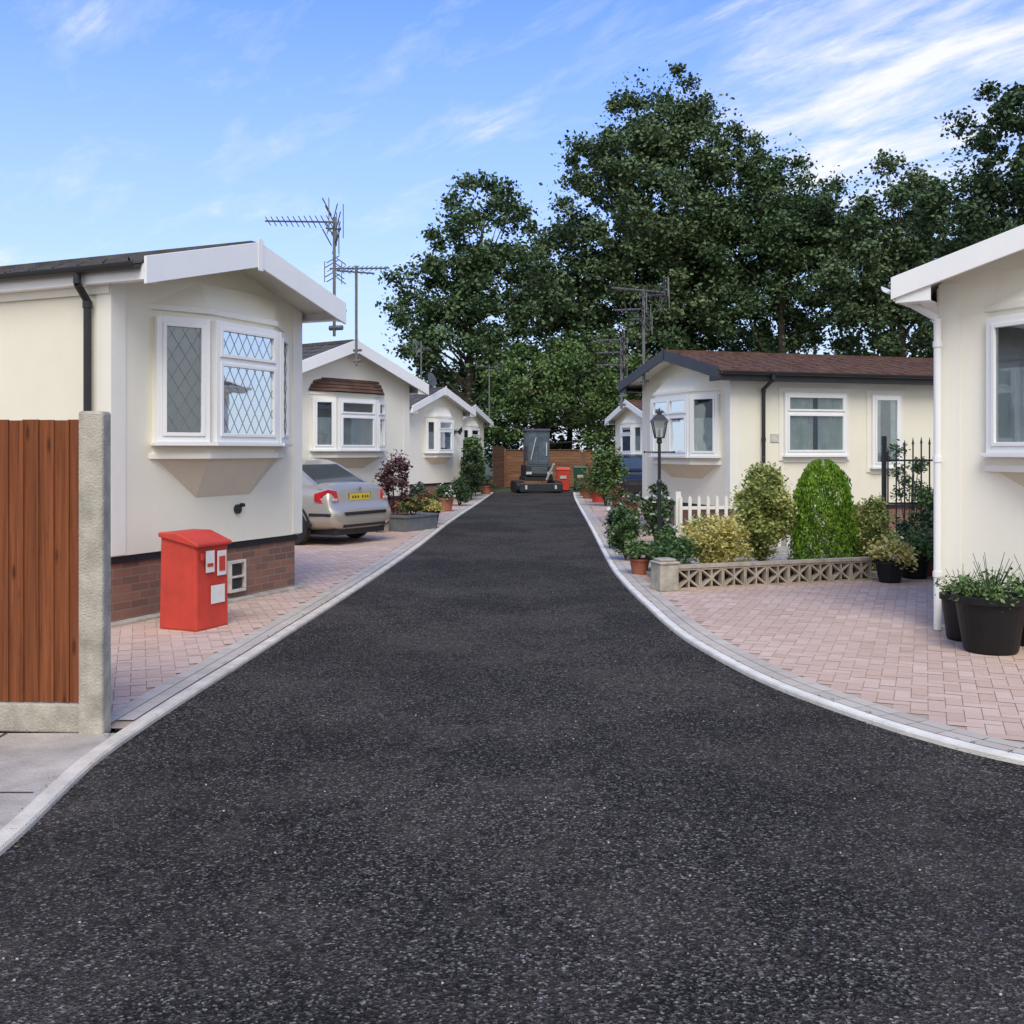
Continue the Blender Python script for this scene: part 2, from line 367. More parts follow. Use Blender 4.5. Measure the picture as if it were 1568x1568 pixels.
def courses(name,P,d0,sign,rows,lo,hi):
    V=[];r=[]
    for k in range(rows):
        C=offs(P,sign*(d0+.05+.104*k)); 
        L=[0]
        for i in range(1,len(C)): L.append(L[-1]+(C[i]-C[i-1]).length)
        L=np.array(L); X=np.array([c.x for c in C]);Y=np.array([c.y for c in C])
        s=np.arange(.1*(k%2),L[-1]-.2,.204)
        xa,ya,xb,yb=np.interp(s,L,X),np.interp(s,L,Y),np.interp(s+.2,L,X),np.interp(s+.2,L,Y)
        ok=(ya>lo)&(ya<hi); t=np.stack([xb-xa,yb-ya],1); t/=np.linalg.norm(t,axis=1)[:,None]+1e-9; nn=np.stack([-t[:,1],t[:,0]],1)*.049
        a=np.stack([xa,ya],1);b=np.stack([xb,yb],1)
        Q=np.stack([a-nn,b-nn,b+nn,a+nn],1)[ok]; V.append(np.concatenate([Q,np.full((len(Q),4,1),.036)],2)); r.append(rng.uniform(0,1,len(Q)))
    V=np.concatenate(V); quads_obj(name,V,GREYB,np.concatenate(r))
courses('paving_edge',SL,.088,1,2,5.8,38); courses('paving_edge',SR,.073,-1,2,-5,38)
def sheet(name,P,xe,z,m,lo,hi):
    pts=[p for p in P if lo<=p.y<=hi]; V=[];pts=pts[::2]+[pts[-1]]
    for a,b in zip(pts[:-1],pts[1:]):
        if (a-b).length<1e-6: continue
        V.append([(a.x,a.y,z),(b.x,b.y,z),(xe,b.y,z),(xe,a.y,z)])
    quads_obj(name,V,m,np.zeros(len(V)))
sheet('paving_bed',offs(SL,.075),-12,.026,MORT,5.74,38.5); sheet('paving_bed',offs(SR,-.06),14.01,.027,MORT,-5,38.5)
sheet('concrete_path',offs(SL,.075),-9,.0265,mat('old_concrete',(.42,.37,.315),.92,.3,2.5,.8,60,dirt=.45),-12,5.73)
b=MB()
for (x0,x1,y0,y1) in ((-9,-2.2,4.7,4.712),(-9,-2.1,3.6,3.612),(-2.82,-2.805,2,5.7),(-3.7,-3.685,2,5.7)): b.add([(x0,y0,.0305),(x1,y0,.0305),(x1,y1,.0305),(x0,y1,.0305)],[(0,1,2,3)])
b.make('concrete_path_joints',SOIL)
def herring(name,P,side,x0,x1,y0,y1,rot):
    w_=.1; C=((x0+x1)/2,(y0+y1)/2); R=max(x1-x0,y1-y0)*.75; n=int(R/w_)
    ys=np.arange(-n,n); ms=np.arange(-n//2,n//2)
    K,Mm=np.meshgrid(ys,ms); K=K.ravel().astype(float);Mm=Mm.ravel()*4.
    gp=.025
    H=np.stack([np.stack([K+Mm+gp,K+gp],1),np.stack([K+Mm+2-gp,K+gp],1),np.stack([K+Mm+2-gp,K+1-gp],1),np.stack([K+Mm+gp,K+1-gp],1)],1)
    Vv=np.stack([np.stack([K+Mm-1+gp,K+gp],1),np.stack([K+Mm-gp,K+gp],1),np.stack([K+Mm-gp,K+2-gp],1),np.stack([K+Mm-1+gp,K+2-gp],1)],1)
    Q=np.concatenate([H,Vv])*w_; c,s=math.cos(rot),math.sin(rot); Q=Q@np.array([[c,s],[-s,c]])+np.array(C)
    ce=Q.mean(1); ok=(ce[:,0]>x0)&(ce[:,0]<x1)&(ce[:,1]>y0)&(ce[:,1]<y1); Q=Q[ok];ce=ce[ok]
    PP=np.array([(p.x,p.y) for p in P]); PP=PP[np.argsort(PP[:,1])]; kx=np.interp(ce[:,1],PP[:,1],PP[:,0])
    ok=(ce[:,0]-kx)*side>.05; Q=Q[ok];ce=ce[ok]; D=np.full(len(ce),9.)
    for p in PP: D=np.minimum(D,np.hypot(ce[:,0]-p[0],ce[:,1]-p[1]))
    ok=D>.28; Q=Q[ok]; z=np.full((len(Q),4,1),.0315)+rng.uniform(-.0008,.001,(len(Q),1,1))
    quads_obj(name,np.concatenate([Q,z],2),PINK,rng.uniform(0,1,len(Q)))
herring('block_paving',SL,-1,-6.5,-.9,5.8,30,math.radians(20)); herring('block_paving',SR,1,1.4,9.5,3.3,14,math.radians(-22))
herring('block_paving',SR,1,1.4,4,14,32,math.radians(-22))
s=MB()
for i in range(160):
    x=random.uniform(-1.8,1.8);y=2.6+9*random.random()**1.5;r=random.uniform(.002,.0055); s.lathe((x,y,.0),[(r,0),(r*.9,r*.6),(r*.3,r)],5)
s.make('road_grit',mat('pale_grit',(.42,.40,.35),.8,.2))
P=[]
for S,sg in ((SL,-.02),(SR,.02)):
    O=offs(S,sg)
    for i in range(900):
        p=random.choice(O)
        if 3<p.y<18: P.append((p.x+random.gauss(0,.02),p.y+random.uniform(-.05,.05),.006+random.random()*.006))
for i in range(60): P.append((random.uniform(-1.8,1.6),random.uniform(2.8,12),.008))
leaves('leaf_litter',np.array(P),.016,attr_mat('litter',(.06,.035,.02),(.3,.22,.13)),rng.uniform(0,1,len(P)),up=2)
P=[]
for S,sg in ((SL,.088),(SR,-.072)):
    O=offs(S,sg)
    for i in range(200):
        p=random.choice(O)
        if 4<p.y<30:
            for k in range(5): P.append((p.x+random.gauss(0,.01),p.y+random.gauss(0,.02),.04+random.random()*.008))
leaves('kerb_moss',np.array(P),.012,L_GRN,rng.uniform(0,1,len(P)))

# ------------------------------------------------------------ windows / houses
class Win:
    def __init__(s): s.fr=MB();s.gl=MB();s.it=MB();s.cu=MB();s.ld=MB();s.tr=MB()
    def add(s,p0,p1,z0,z1,cols=1,top=(),curtain='net',lead=False,fw=.055,trim=True,split=.27):
        p0=Vector((*p0,0));p1=Vector((*p1,0)); L=(p1-p0).length; d=(p1-p0)/L; n=Vector((d.y,-d.x,0)); U=Vector((0,0,1))
        def bx(m,a,b,c0,c1,y0,y1): m.box(p0+d*a+n*y0+U*c0,d*(b-a),n*(y1-y0),U*(c1-c0))
        F=s.fr
        bx(F,0,fw,z0,z1,.0,.075); bx(F,L-fw,L,z0,z1,.0,.075); bx(F,fw,L-fw,z0,z0+fw,.0,.075); bx(F,fw,L-fw,z1-fw,z1,.0,.075)
        bx(F,-.03,L+.03,z0-.035,z0-.002,.0,.115)
        if trim: bx(s.tr,-.09,-.002,z0-.1,z1+.09,.0,.022); bx(s.tr,L+.002,L+.09,z0-.1,z1+.09,.0,.022); bx(s.tr,0,L,z1+.002,z1+.09,.0,.022); bx(s.tr,0,L,z0-.13,z0-.04,.0,.024)
        cw=(L-2*fw)/cols
        bx(s.it,fw,L-fw,z0+fw,z1-fw,.004,.008)
        for i in range(cols):
            a=fw+i*cw; b=a+cw
            if i: bx(F,a-.022,a+.022,z0+fw+.001,z1-fw-.001,.012,.072)
            a2=a+(.022 if i else 0);b2=b-(.022 if i<cols-1 else 0)
            secs=[(z0+fw,z1-fw)]
            if i in top:
                zs=z1-fw-(z1-z0)*split; secs=[(z0+fw,zs-.025),(zs+.025,z1-fw)]; bx(F,a2+.001,b2-.001,zs-.025,zs+.025,.012,.07)
            for (c0,c1) in secs:
                e=.036
                bx(F,a2+.001,a2+e,c0+.001,c1-.001,.03,.088);bx(F,b2-e,b2-.001,c0+.001,c1-.001,.03,.088);bx(F,a2+e,b2-e,c0+.001,c0+e,.03,.088);bx(F,a2+e,b2-e,c1-e,c1-.001,.03,.088)
                bx(s.gl,a2+e,b2-e,c0+e,c1-e,.058,.062)
                if lead:
                    A0,B0,C0,C1=a2+e,b2-e,c0+e,c1-e; st=.13; sl=1.6
                    for sg in (1,-1):
                        k=-3.
                        while k<B0-A0+3:
                            zs0,zs1=C0,C1; x0=k; x1=k+sg*(zs1-zs0)/sl
                            lo,hi=0.,1.; dxl=x1-x0
                            t0=(0-x0)/dxl;t1=(B0-A0-x0)/dxl; lo=max(lo,min(t0,t1));hi=min(hi,max(t0,t1))
                            if hi>lo+.01:
                                q0=p0+d*(A0+x0+dxl*lo)+n*.064+U*(zs0+(zs1-zs0)*lo); q1=p0+d*(A0+x0+dxl*hi)+n*.064+U*(zs0+(zs1-zs0)*hi)
                                s.ld.cyl(q0,q1,.0022,.0022,4)
                            k+=st
            if curtain:
                zt=z1-fw-.01; zb=z0+fw+.005
                if curtain=='net': spans=[(a2+.01,b2-.01,z0+fw+(z1-z0)*.0,z0+(z1-z0)*.62)]
                elif curtain=='full': spans=[(a2+.01,a2+(b2-a2)*.46,zb,zt),(a2+(b2-a2)*.54,b2-.01,zb,zt)]
                elif curtain=='sheer': spans=[(a2+.01,b2-.01,zb,zt)]
                else: spans=[(a2+.01,a2+(b2-a2)*.28,zb,zt),(b2-(b2-a2)*.28,b2-.01,zb,zt)]
                for (u0,u1,c0,c1) in spans:
                    m_=max(6,int((u1-u0)/.012)); row=[]
                    for k in range(m_+1):
                        u=u0+(u1-u0)*k/m_; row.append(p0+d*u+n*(.028+.013*math.sin(u*75+math.sin(u*23)*2)))
                    s.cu.add([q+U*c0 for q in row]+[q+U*c1 for q in row],[(k,k+1,k+m_+2,k+m_+1) for k in range(m_)])
    def finish(s,e,curtm=None):
        s.fr.make('window_frames',UPVC,e,bevel=.004)
        for m,nm,mt in ((s.gl,'window_glass',GLASS),(s.it,'window_room_panel',INT),(s.cu,'curtains',curtm or CURT),(s.ld,'window_leading',LEAD),(s.tr,'window_trim',TRIM)):
            if m.v: m.make(nm,mt,e)

def house(name,org,xd,W,L,bh,eh,ah,oe=.3,og=.4,wall=CREAM,roof=SLATE,barge=UPVC,bay=None,gutter=BLACK,bargew=.22,side=None,pipes=(),lead=False,curtm=None,canopy=False,extra=None):
    e=empty(name,(org[0],org[1],0),math.atan2(xd[1],xd[0])); m=(ah-eh)/(W/2)
    b=MB(); b.prism([(0,0,bh),(W,0,bh),(W,0,eh),(W/2,0,ah),(0,0,eh)],(0,L,0)); b.make('walls',wall,e)
    b=MB(); b.b(.05,W-.05,.05,L-.05,-.01,bh-.07); b.make('brick_skirt',BRICK,e)
    b=MB(); b.b(.03,W-.03,.03,L-.03,bh-.07,bh-.002); b.make('black_band',BLACK,e)  # black band between brick skirt and wall
    b=MB(); b.b(-.06,W+.06,-.06,L+.06,-.01,.06); b.make('base_slab',CONC,e,bevel=.01)
    t=MB(); cw=.16
    t.b(-.012,cw,-.012,0-.0005,bh+.01,eh-.02); t.b(W-cw,W+.012,-.012,-.0005,bh+.01,eh-.02)
    t.b(-.0125,-.0005,0,cw,bh+.01,eh-.02); t.b(W+.0005,W+.0125,0,cw,bh+.01,eh-.02)
    for x0,x1 in ((-.03,-.0135),(W+.0135,W+.03)): t.b(x0,x1,.0,L,eh-.2,eh-.05)
    t.make('corner_boards',TRIM,e)
    s=MB(); th=.05
    ze=eh-m*oe
    s.prism([(-oe,-og,ze),(W/2,-og,ah),(W/2,-og,ah+th),(-oe,-og,ze+th)],(0,L+2*og,0))
    s.prism([(W+oe,-og,ze+th),(W/2+.0,-og,ah+th),(W/2,-og,ah),(W+oe,-og,ze)],(0,L+2*og,0)); s.make('roof_deck',TRIM,e)
    r=MB(); nrow=max(4,int((W/2+oe)/.3)); dxr=(W/2+oe)/nrow
    for k in range(nrow):
        for sg in (0,1):
            xa=-oe-.04+dxr*k; xb=-oe-.04+dxr*(k+1)+.03
            za=eh+m*xa+th+.028; zb=eh+m*xb+th+.008
            X=(lambda x:x) if sg==0 else (lambda x:W-x)
            pl=[(X(xa),-og+.01,za-.026),(X(xb),-og+.01,zb-.026 if k<nrow-1 else zb-.02),(X(xb),-og+.01,zb),(X(xa),-og+.01,za)]
            if sg: pl=pl[::-1]
            r.cr=random.random(); r.prism(pl,(0,L+2*og-.02,0))
            y=-og+.15
            while y<min(L,14):
                r.cyl((X(xa),y,za-.004),(X(xb),y,zb+.004),.016,.016,5,False); y+=.3
    r.b(W/2-.09,W/2+.09,-og+.01,L+og-.01,ah+th-.01,ah+th+.05)
    r.make('roof_tiles',roof,e)
    g_=MB(); d=bargew
    for yy in (-og-.03,L+og+.002):
        g_.prism([(-oe-.03,yy,ze+.11-d),(W/2,yy,ah+.1-d),(W/2,yy,ah+.1),(-oe-.03,yy,ze+.1)],(0,.028,0))
        g_.prism([(W/2,yy,ah+.1),(W/2,yy,ah+.1-d),(W+oe+.03,yy,ze+.11-d),(W+oe+.03,yy,ze+.1)],(0,.028,0))
    g_.b(W/2-.04,W/2+.04,-og-.04,-og-.032,ah+.06-d,ah+.13)
    for x0,x1 in ((-oe-.022,-oe-.002),(W+oe+.002,W+oe+.022)): g_.b(x0,x1,-og,L+og,ze-.1,ze+.04)
    g_.b(-oe,-.031,-og+.001,L+og-.001,ze-.1,ze-.085); g_.b(W+.031,W+oe,-og+.001,L+og-.001,ze-.1,ze-.085)
    g_.prism([(-oe,-og-.002,ze-.12),(0.02,-og-.002,ze-.12),(.02,-og-.002,eh),(-oe,-og-.002,ze)],(0,.02,0)); g_.prism([(W-.02,-og-.002,ze-.12),(W+oe,-og-.002,ze-.12),(W+oe,-og-.002,ze),(W-.02,-og-.002,eh)],(0,.02,0))
    g_.make('bargeboards',barge,e,bevel=.004)
    gu=MB()
    for x in (-oe-.075,W+oe+.075):
        R=[]
        for y in (-og+.03,L+og): R.append([(x+.055*math.cos(t),y,ze+.04+.06*math.sin(t)) for t in [math.pi+math.pi*i/8 for i in range(9)]]+[(x+.045*math.cos(t),y,ze+.04+.05*math.sin(t)) for t in [2*math.pi-math.pi*i/8 for i in range(9)]])
        gu.loft(R)
    for (x,y,mat_) in pipes:
        xs=-1 if x<W/2 else 1; xw=(0 if xs<0 else W)+xs*.06; xg=(-oe-.075 if xs<0 else W+oe+.075)
        gu.cyl((xg,y,ze),(xg,y,ze-.1),.034,.034,12); gu.cyl((xg,y,ze-.1),(xw,y,ze-.24),.034,.034,12); gu.cyl((xw,y,ze-.23),(xw,y,.08),.034,.034,12)
        for z in (ze-.3,(ze)/2+.3,.5): gu.cyl((xw,y,z),(xw,y,z+.06),.042,.042,12)
    gu.make('gutters',gutter,e,smooth=False)
    wn=Win()
    if bay:
        t0,t1,t2,t3,p,z0,z1=bay['g']; pts=[(t0,0),(t1,-p),(t2,-p),(t3,0)]
        bw=MB(); q=lambda z,k=1.: [(t0+(1-k)*.12,.02,z),(t0+(1-k)*.12,0,z),(t1+(1-k)*.12,-p*k,z),(t2-(1-k)*.12,-p*k,z),(t3-(1-k)*.12,0,z),(t3-(1-k)*.12,.02,z)]
        bw.loft([q(z0-.12),q(z1+.12)]); zt=min(z1+.12+.28,eh+.1)
        if not canopy: bw.loft([q(z1+.121),q(zt,.25)])
        bw.make('bay_wall',wall,e)
        c=MB(); mid=(t1+t2)/2; hw=(t2-t1)*.5*.82; zb=z0-.12-bay.get('drop',.42)
        c.loft([[(mid-hw,.02,zb),(mid-hw,-.004,zb),(mid-hw*.96,-.006,zb),(mid+hw*.96,-.006,zb),(mid+hw,-.004,zb),(mid+hw,.02,zb)],q(z0-.121)])
        c.make('bay_corbel',CORBEL,e)
        tr=MB()
        for z,o in ((z0-.16,.035),(z1+.06,.03)):
            a=[(t0-.05,.0),(t1-.02,-p-o),(t2+.02,-p-o),(t3+.05,.0)]
            tr.loft([[(x,y-.001,zz_) for x,y in a] for zz_ in (z,z+.055)])
        tr.make('bay_trim',TRIM,e,bevel=.005)
        if canopy:
            cp=MB(); a=lambda k,z:[(t0-.1+k*.12,.02,z),(t1-.06+k*.1,-p*(1-k)-.12*(1-k),z),(t2+.06-k*.1,-p*(1-k)-.12*(1-k),z),(t3+.1-k*.12,.02,z)]
            for k in range(4): cp.loft([a(k/4,z1+.13+k*.07),a((k+1.2)/4.4,z1+.13+(k+1)*.07-.01)])
            cp.make('bay_canopy',BROWN,e)
        sp_=bay.get('spec',[dict(cols=1,top=()),dict(cols=1,top=(0,)),dict(cols=1,top=())])
        for i in range(3):
            a=Vector(pts[i]);c_=Vector(pts[i+1]); dd=(c_-a).normalized(); wn.add(a+dd*.02,c_-dd*.02,z0,z1,trim=False,lead=lead,curtain=bay.get('curt','net'),**sp_[i])
    for sw in (side or []): wn.add(*sw[0],**sw[1])
    wn.finish(e,curtm); return e

# near left
hA=house('park_home',(-3.57,9.12),(.404,.915),2.85,9,.65,3.2,3.58,oe=.1,og=.5,bargew=.25,lead=True,
  bay=dict(g=(.5,1.0,2.02,2.5,.25,1.68,2.86),drop=.42,curt=None),pipes=[(0,.22,0)])
x=MB(); x.cyl((1.72,-.002,.99),(1.72,-.03,.99),.05,.05,14); x.cyl((1.78,-.002,1.03),(1.78,-.05,1.03),.02,.02,8); x.make('flue_vent',BLACK,hA)
x=MB(); 
for a in ((1.62,1.88,.12,.15),(1.62,1.88,.42,.45),(1.62,1.65,.15,.42),(1.85,1.88,.15,.42),(1.65,1.85,.27,.29)): x.b(a[0],a[1],-.0,.06,a[2],a[3])
x.make('skirt_vent',ORN,hA,bevel=.004)
x=MB(); x.b(1.68,1.83,.02,.045,.17,.25); x.b(1.68,1.83,.02,.045,.31,.4); x.make('skirt_vent_grille',BLACK,hA)
hB=house('park_home',(-4.42,18.84),(.6,.8),3.7,10,.65,3.0,3.68,oe=.25,og=.3,roof=SLATE,wall=CREAM2,canopy=True,bargew=.24,
  bay=dict(g=(.94,1.4,2.45,2.9,.22,1.62,2.62),drop=.25,curt='net',spec=[dict(cols=1),dict(cols=1,top=(0,)),dict(cols=1,top=(0,))]))
hC=house('park_home',(-3.04,30.15),(.45,.89),3.2,9,.6,2.9,3.45,oe=.28,og=.3,wall=CREAM2,bay=dict(g=(.85,1.2,2.1,2.45,.22,1.55,2.55),drop=.25))
hD=house('park_home',(-2.35,40.),(.36,.93),3.2,9,.6,2.8,3.35,oe=.28,og=.3,bay=dict(g=(.85,1.2,2.1,2.45,.22,1.55,2.5),drop=.25))
hE=house('park_home',(2.75,21.5),(.3,-.959),3.65,11,.6,3.0,3.43,oe=.3,og=.4,wall=CREAM,roof=BROWN,barge=mat('black_fascia',(.03,.03,.032),.5,.2),bargew=.2,
  bay=dict(g=(.6,1.2,2.75,3.3,.3,1.5,2.62),drop=.3,curt='net',spec=[dict(cols=1,top=()),dict(cols=2,top=(0,1)),dict(cols=1,top=())]),
  side=[(((3.65,1.06),(3.65,2.35),1.52,2.64),dict(cols=1,top=(0,),curtain='full')),(((3.65,2.9),(3.65,3.52),1.3,2.62),dict(cols=1,curtain='part')),(((3.65,5.5),(3.65,6.8),1.52,2.64),dict(cols=2,top=(0,)))],
  pipes=[(3.65,.63,0)],curtm=CURTG)
x=MB(); x.b(3.652,3.668,.8,.98,1.75,1.9); x.make('house_number_plaque',ORN,hE,bevel=.004)
hF=house('park_home',(3.85,38.),(.3,-.95),3.2,9,.6,2.75,3.3,oe=.25,og=.3,roof=BROWN,bay=dict(g=(.7,1.1,2.1,2.5,.22,1.5,2.5),drop=.25))
hG=house('park_home',(3.75,8.96),(.8,-.6),3.4,9,.3,3.07,3.6,oe=.27,og=.4,wall=CREAM2,gutter=UPVC,bargew=.2,
  bay=dict(g=(.40,.90,2.45,2.98,.26,1.58,2.72),drop=.4,curt='net',spec=[dict(cols=1),dict(cols=2,top=(0,)),dict(cols=1)]))
x=MB(); x.cyl((-.01,-.06,.04),(-.01,-.06,2.75),.032,.032,12); x.cyl((-.01,-.06,2.75),(-.27,-.06,2.92),.032,.032,12)
for z in (.5,1.5,2.5): x.cyl((-.01,-.06,z),(-.01,-.06,z+.05),.04,.04,12)
x.make('downpipe',UPVC,hG)

# ------------------------------------------------------------ left fence
e=empty('wooden_fence',(0,0,0)); b=MB(); xr=-2.4
for k in range(34):
    x1=xr-.088*k; b.cr=random.random()
    x0=x1-.1; yb=5.76+.006*k
    b.prism([(x0,yb,.185),(x1,yb-.018,.185),(x1,yb-.004,.185),(x0,yb+.006,.185)],(0,0,1.585+random.uniform(-.006,.006)))
b.make('boards',FW,e)
b=MB()
for z in (.35,1.0,1.6): b.b(-5.4,-2.4,5.985,6.03,z,z+.08)
b.make('rails',FW,e)
b=MB(); b.box((xr,5.72,.02),(-3,.2,0),(0.003,.05,0),(0,0,.16)); b.make('gravel_board',CONC,e,bevel=.008)
b=MB(); b.prism([(-2.41,5.68,0),(-2.27,5.68,0),(-2.27,5.81,0),(-2.41,5.81,0)],(0,0,1.82)); b.make('concrete_post',CONC,e,bevel=.016)

# red fire point box
e=empty('red_fire_hose_box',(-3.1,9.03,.03),math.atan2(.915,.404)); b=MB()
b.prism([(-.02,0,0),(-.02,-.42,0),(-.0,-.40,.74),(0,.0,.82)],(.42,0,0)); 
b.make('cabinet',RED,e,bevel=.018)
b=MB(); b.prism([(-.025,-.435,.725),(-.025,-.435,.76),(-.025,-.2,.85),(-.025,.01,.85),(-.025,.01,.81)],(.46,0,0)); b.make('lid',RED,e,bevel=.012)
b=MB(); b.box((.1,-.418,.5),(.11,0,0),(0,-.004,0),(0,0,.19)); b.box((.25,-.418,.46),(.12,0,0),(0,-.004,0),(0,0,.22)); b.box((.16,-.424,.22),(.18,0,0),(0,-.004,0),(0,0,.16)); b.make('labels',mat('label_white',(.75,.74,.7),.5,.06,20),e)
b=MB(); b.box((.115,-.4235,.55),(.075,0,0),(0,-.003,0),(0,0,.03)); b.box((.27,-.4235,.5),(.08,0,0),(0,-.003,0),(0,0,.13));b.box((.03,-.42,.62),(.03,0,0),(0,-.02,0),(0,0,.05)); b.make('label_print',RED,e)

# ------------------------------------------------------------ car
def car(name,loc,ang,paint,plate):
    e=empty(name,loc,ang); b=MB(); X=[(0,.36,.60,.66,.52,.64,.57,.5),(.03,.30,.68,.76,.56,.76,.61,.66),(.09,.26,.72,.82,.60,.81,.65,.72),(.13,.26,.73,.83,.68,.81,.72,.72),(.155,.26,.73,.84,.84,.79,.93,.68),(.24,.25,.75,.855,.89,.81,1.01,.68),
     (.8,.22,.78,.865,.91,.84,1.03,.70),(1.6,.2,.78,.87,.90,.85,.98,.74),(2.4,.2,.78,.87,.89,.85,.96,.74),(3.2,.2,.78,.87,.86,.84,.95,.72),(3.9,.22,.77,.86,.78,.81,.86,.66),(4.3,.24,.73,.82,.7,.76,.76,.58),(4.45,.28,.66,.74,.6,.68,.64,.5),(4.5,.36,.6,.66,.52,.6,.56,.45)]
    R=[]
    for (x,zb,wb,wm,zs,ws,zt,wt) in X:
        h=[(wb*.6,zb),(wb,zb+.02),(wm,(zb+.05+.52)/2),(wm,.5),(ws,zs),(wt,zt),(wt*.5,zt+.015)]
        R.append([(x,y,z) for y,z in h]+[(x,0,h[-1][1]+.005)]+[(x,-y,z) for y,z in h[::-1]]+[(x,0,zb)])
    b.loft(R); b.make('body',paint,e,smooth=True,sub=2)
    fx=[0,.1,.38,.42,.70,.74,.93,1]; fy=[-1,-.86,.86,1]
    rings=[];Z=[(.93,.32,3.6,.76),(1.0,.50,3.45,.745),(1.33,1.08,2.72,.61),(1.40,1.28,2.5,.56),(1.44,1.6,2.25,.42)]
    for z,xa,xb,w_ in Z:
        r=[]
        for f in fx[:-1]: r.append((xa+(xb-xa)*f,-w_,z))
        for f in fy[:-1]: r.append((xb+.05*(1-abs(f))*1.5,w_*f,z))
        for f in fx[::-1][:-1]: r.append((xa+(xb-xa)*f,w_,z))
        for f in fy[::-1][:-1]: r.append((xa-.05*(1-abs(f))*1.5,w_*f,z))
        rings.append(r)
    n=len(rings[0]); P=MB();G=MB()
    for k in range(len(rings)-1):
        for i in range(n):
            j=(i+1)%n; q=[rings[k][i],rings[k][j],rings[k+1][j],rings[k+1][i]]
            ln=(Vector(q[0])-Vector(q[1])).length
            isg=(k==1 and ln>.35)
            (G if isg else P).add(q,[(0,1,2,3)])
    P.add(rings[-1],[tuple(range(n))])
    P.make('roof_and_pillars',paint,e); G.make('windows',CARGL,e)
    T=MB();H=MB();A=MB()
    for x in (.86,3.6):
        for sg in (-1,1):
            y=sg*.72; T.cyl((x,y,.31),(x,y+sg*.145,.31),.31,.31,28); H.cyl((x,y+sg*.13,.31),(x,y+sg*.152,.31),.2,.17,16)
            A.loft([[(x+r*math.cos(t),sg*(yy),.31+r*math.sin(t)) for t in [math.pi*i/14 for i in range(15)]] for r,yy in ((.30,.80),(.37,.80),(.38,.868),(.335,.868))],False,False)
    T.b(.1,4.3,-.66,.66,.17,.3)
    T.make('tyres',BLACK,e,bevel=.02); H.make('hubcaps',mat('hubcap',(.35,.35,.36),.35,.1,metal=.7),e,bevel=.01); A.make('wheel_arches',BLACK,e)
    Lr=MB()
    for sg in (-1,1):
        pl=[(.115,sg*.56,.70),(.15,sg*.80,.68),(.36,sg*.865,.74),(.37,sg*.85,.86),(.16,sg*.775,.93),(.13,sg*.60,.9)]
        Lr.prism(pl if sg>0 else pl[::-1],(.03,0,0))
    Lr.make('tail_lamps',mat('red_lens',(.5,.01,.015),.12,.2,20),e,bevel=.012)
    w1=MB()
    for sg in (-1,1): w1.b(.095,.118,sg*.68-.06,sg*.68+.06,.74,.78)
    w1.make('lamp_indicators',mat('clear_lens',(.7,.5,.45),.15,.1),e,bevel=.006)
    f=MB(); f.b(.115,.135,-.27,.27,.735,.85); f.make('number_plate',plate,e,bevel=.004)
    f=MB(); 
    for y in (-.2,-.13,-.06,.06,.13,.2): f.b(.111,.1148,y-.016,y+.016,.772,.812)
    f.make('plate_characters',BLACK,e)
    f=MB(); f.b(.125,.155,-.3,.3,.725,.865); f.cyl((.13,0,.93),(.115,0,.93),.035,.035,16); f.make('recess_shade_and_badge',mat('recess_shade_tone',(.2,.19,.17),.4,.1),e,bevel=.008)  # dark panel paints the plate recess shade, no hollow is cut; plus badge
    f=MB(); f.loft([[(x,y,z) for x,z in ((-.012,.5),(-.018,.52),(-.018,.55),(.03,.56))] for y in (-.55,.55)],False,False)
    for sg in (-1,1): f.prism([(.02,sg*.7,.49),(.10,sg*.835,.49),(.5,sg*.875,.49),(.5,sg*.86,.49)] if sg>0 else [(.02,sg*.7,.49),(.10,sg*.835,.49),(.5,sg*.875,.49),(.5,sg*.86,.49)][::-1],(0,0,.05))
    for sg in (-1,1): f.b(1.0,3.3,sg*.873-.01,sg*.873+.01,.5,.55)
    f.b(.0,.04,-.55,.55,.3,.345)
    f.make('bumper_strip',BLACK,e,bevel=.004)
    f=MB()
    for sg in (-1,1):
        for xx in (1.28,2.3,3.3): f.b(xx,xx+.008,sg*.862,sg*.876,.3,.9)
    f.b(.148,.16,-.62,.62,.668,.676); f.make('shut_lines',BLACK,e)
    hd=MB()
    for sg in (-1,1): hd.prism([(4.36,sg*.45,.58),(4.46,sg*.45,.56),(4.36,sg*.76,.58),(4.2,sg*.8,.6)],(0,0,.13))
    hd.make('headlamps',mat('headlamp',(.7,.72,.75),.1,.05),e,bevel=.01)
    gr=MB(); gr.b(4.44,4.49,-.35,.35,.52,.66); gr.make('grille',BLACK,e)
    mi=MB()
    for sg in (-1,1): mi.b(2.95,3.1,sg*.88,sg*1.02,.95,1.07)
    mi.make('door_mirrors',paint,e,bevel=.03)
    return e
def paintm(n,c,metal=.35):
    m=mat(n,c,.34,.03,1,metal=metal); bs=m.node_tree.nodes['Principled BSDF']; bs.inputs['Coat Weight'].default_value=.5; bs.inputs['Coat Roughness'].default_value=.05; return m
CARGL=mat('car_glass',(.05,.065,.07),.05,.1); 
YEL=mat('yellow_plate',(.65,.5,.04),.4,.03); WHT=mat('white_plate',(.7,.7,.7),.4,.03)
car('parked_car',(-2.47,17.3,.03),math.atan2(.5,-.87),paintm('silver_paint',(.50,.455,.375),.5),YEL)
car('parked_car',(4.3,36.,.03),math.radians(-97),paintm('black_paint',(.012,.012,.014),.1),WHT)

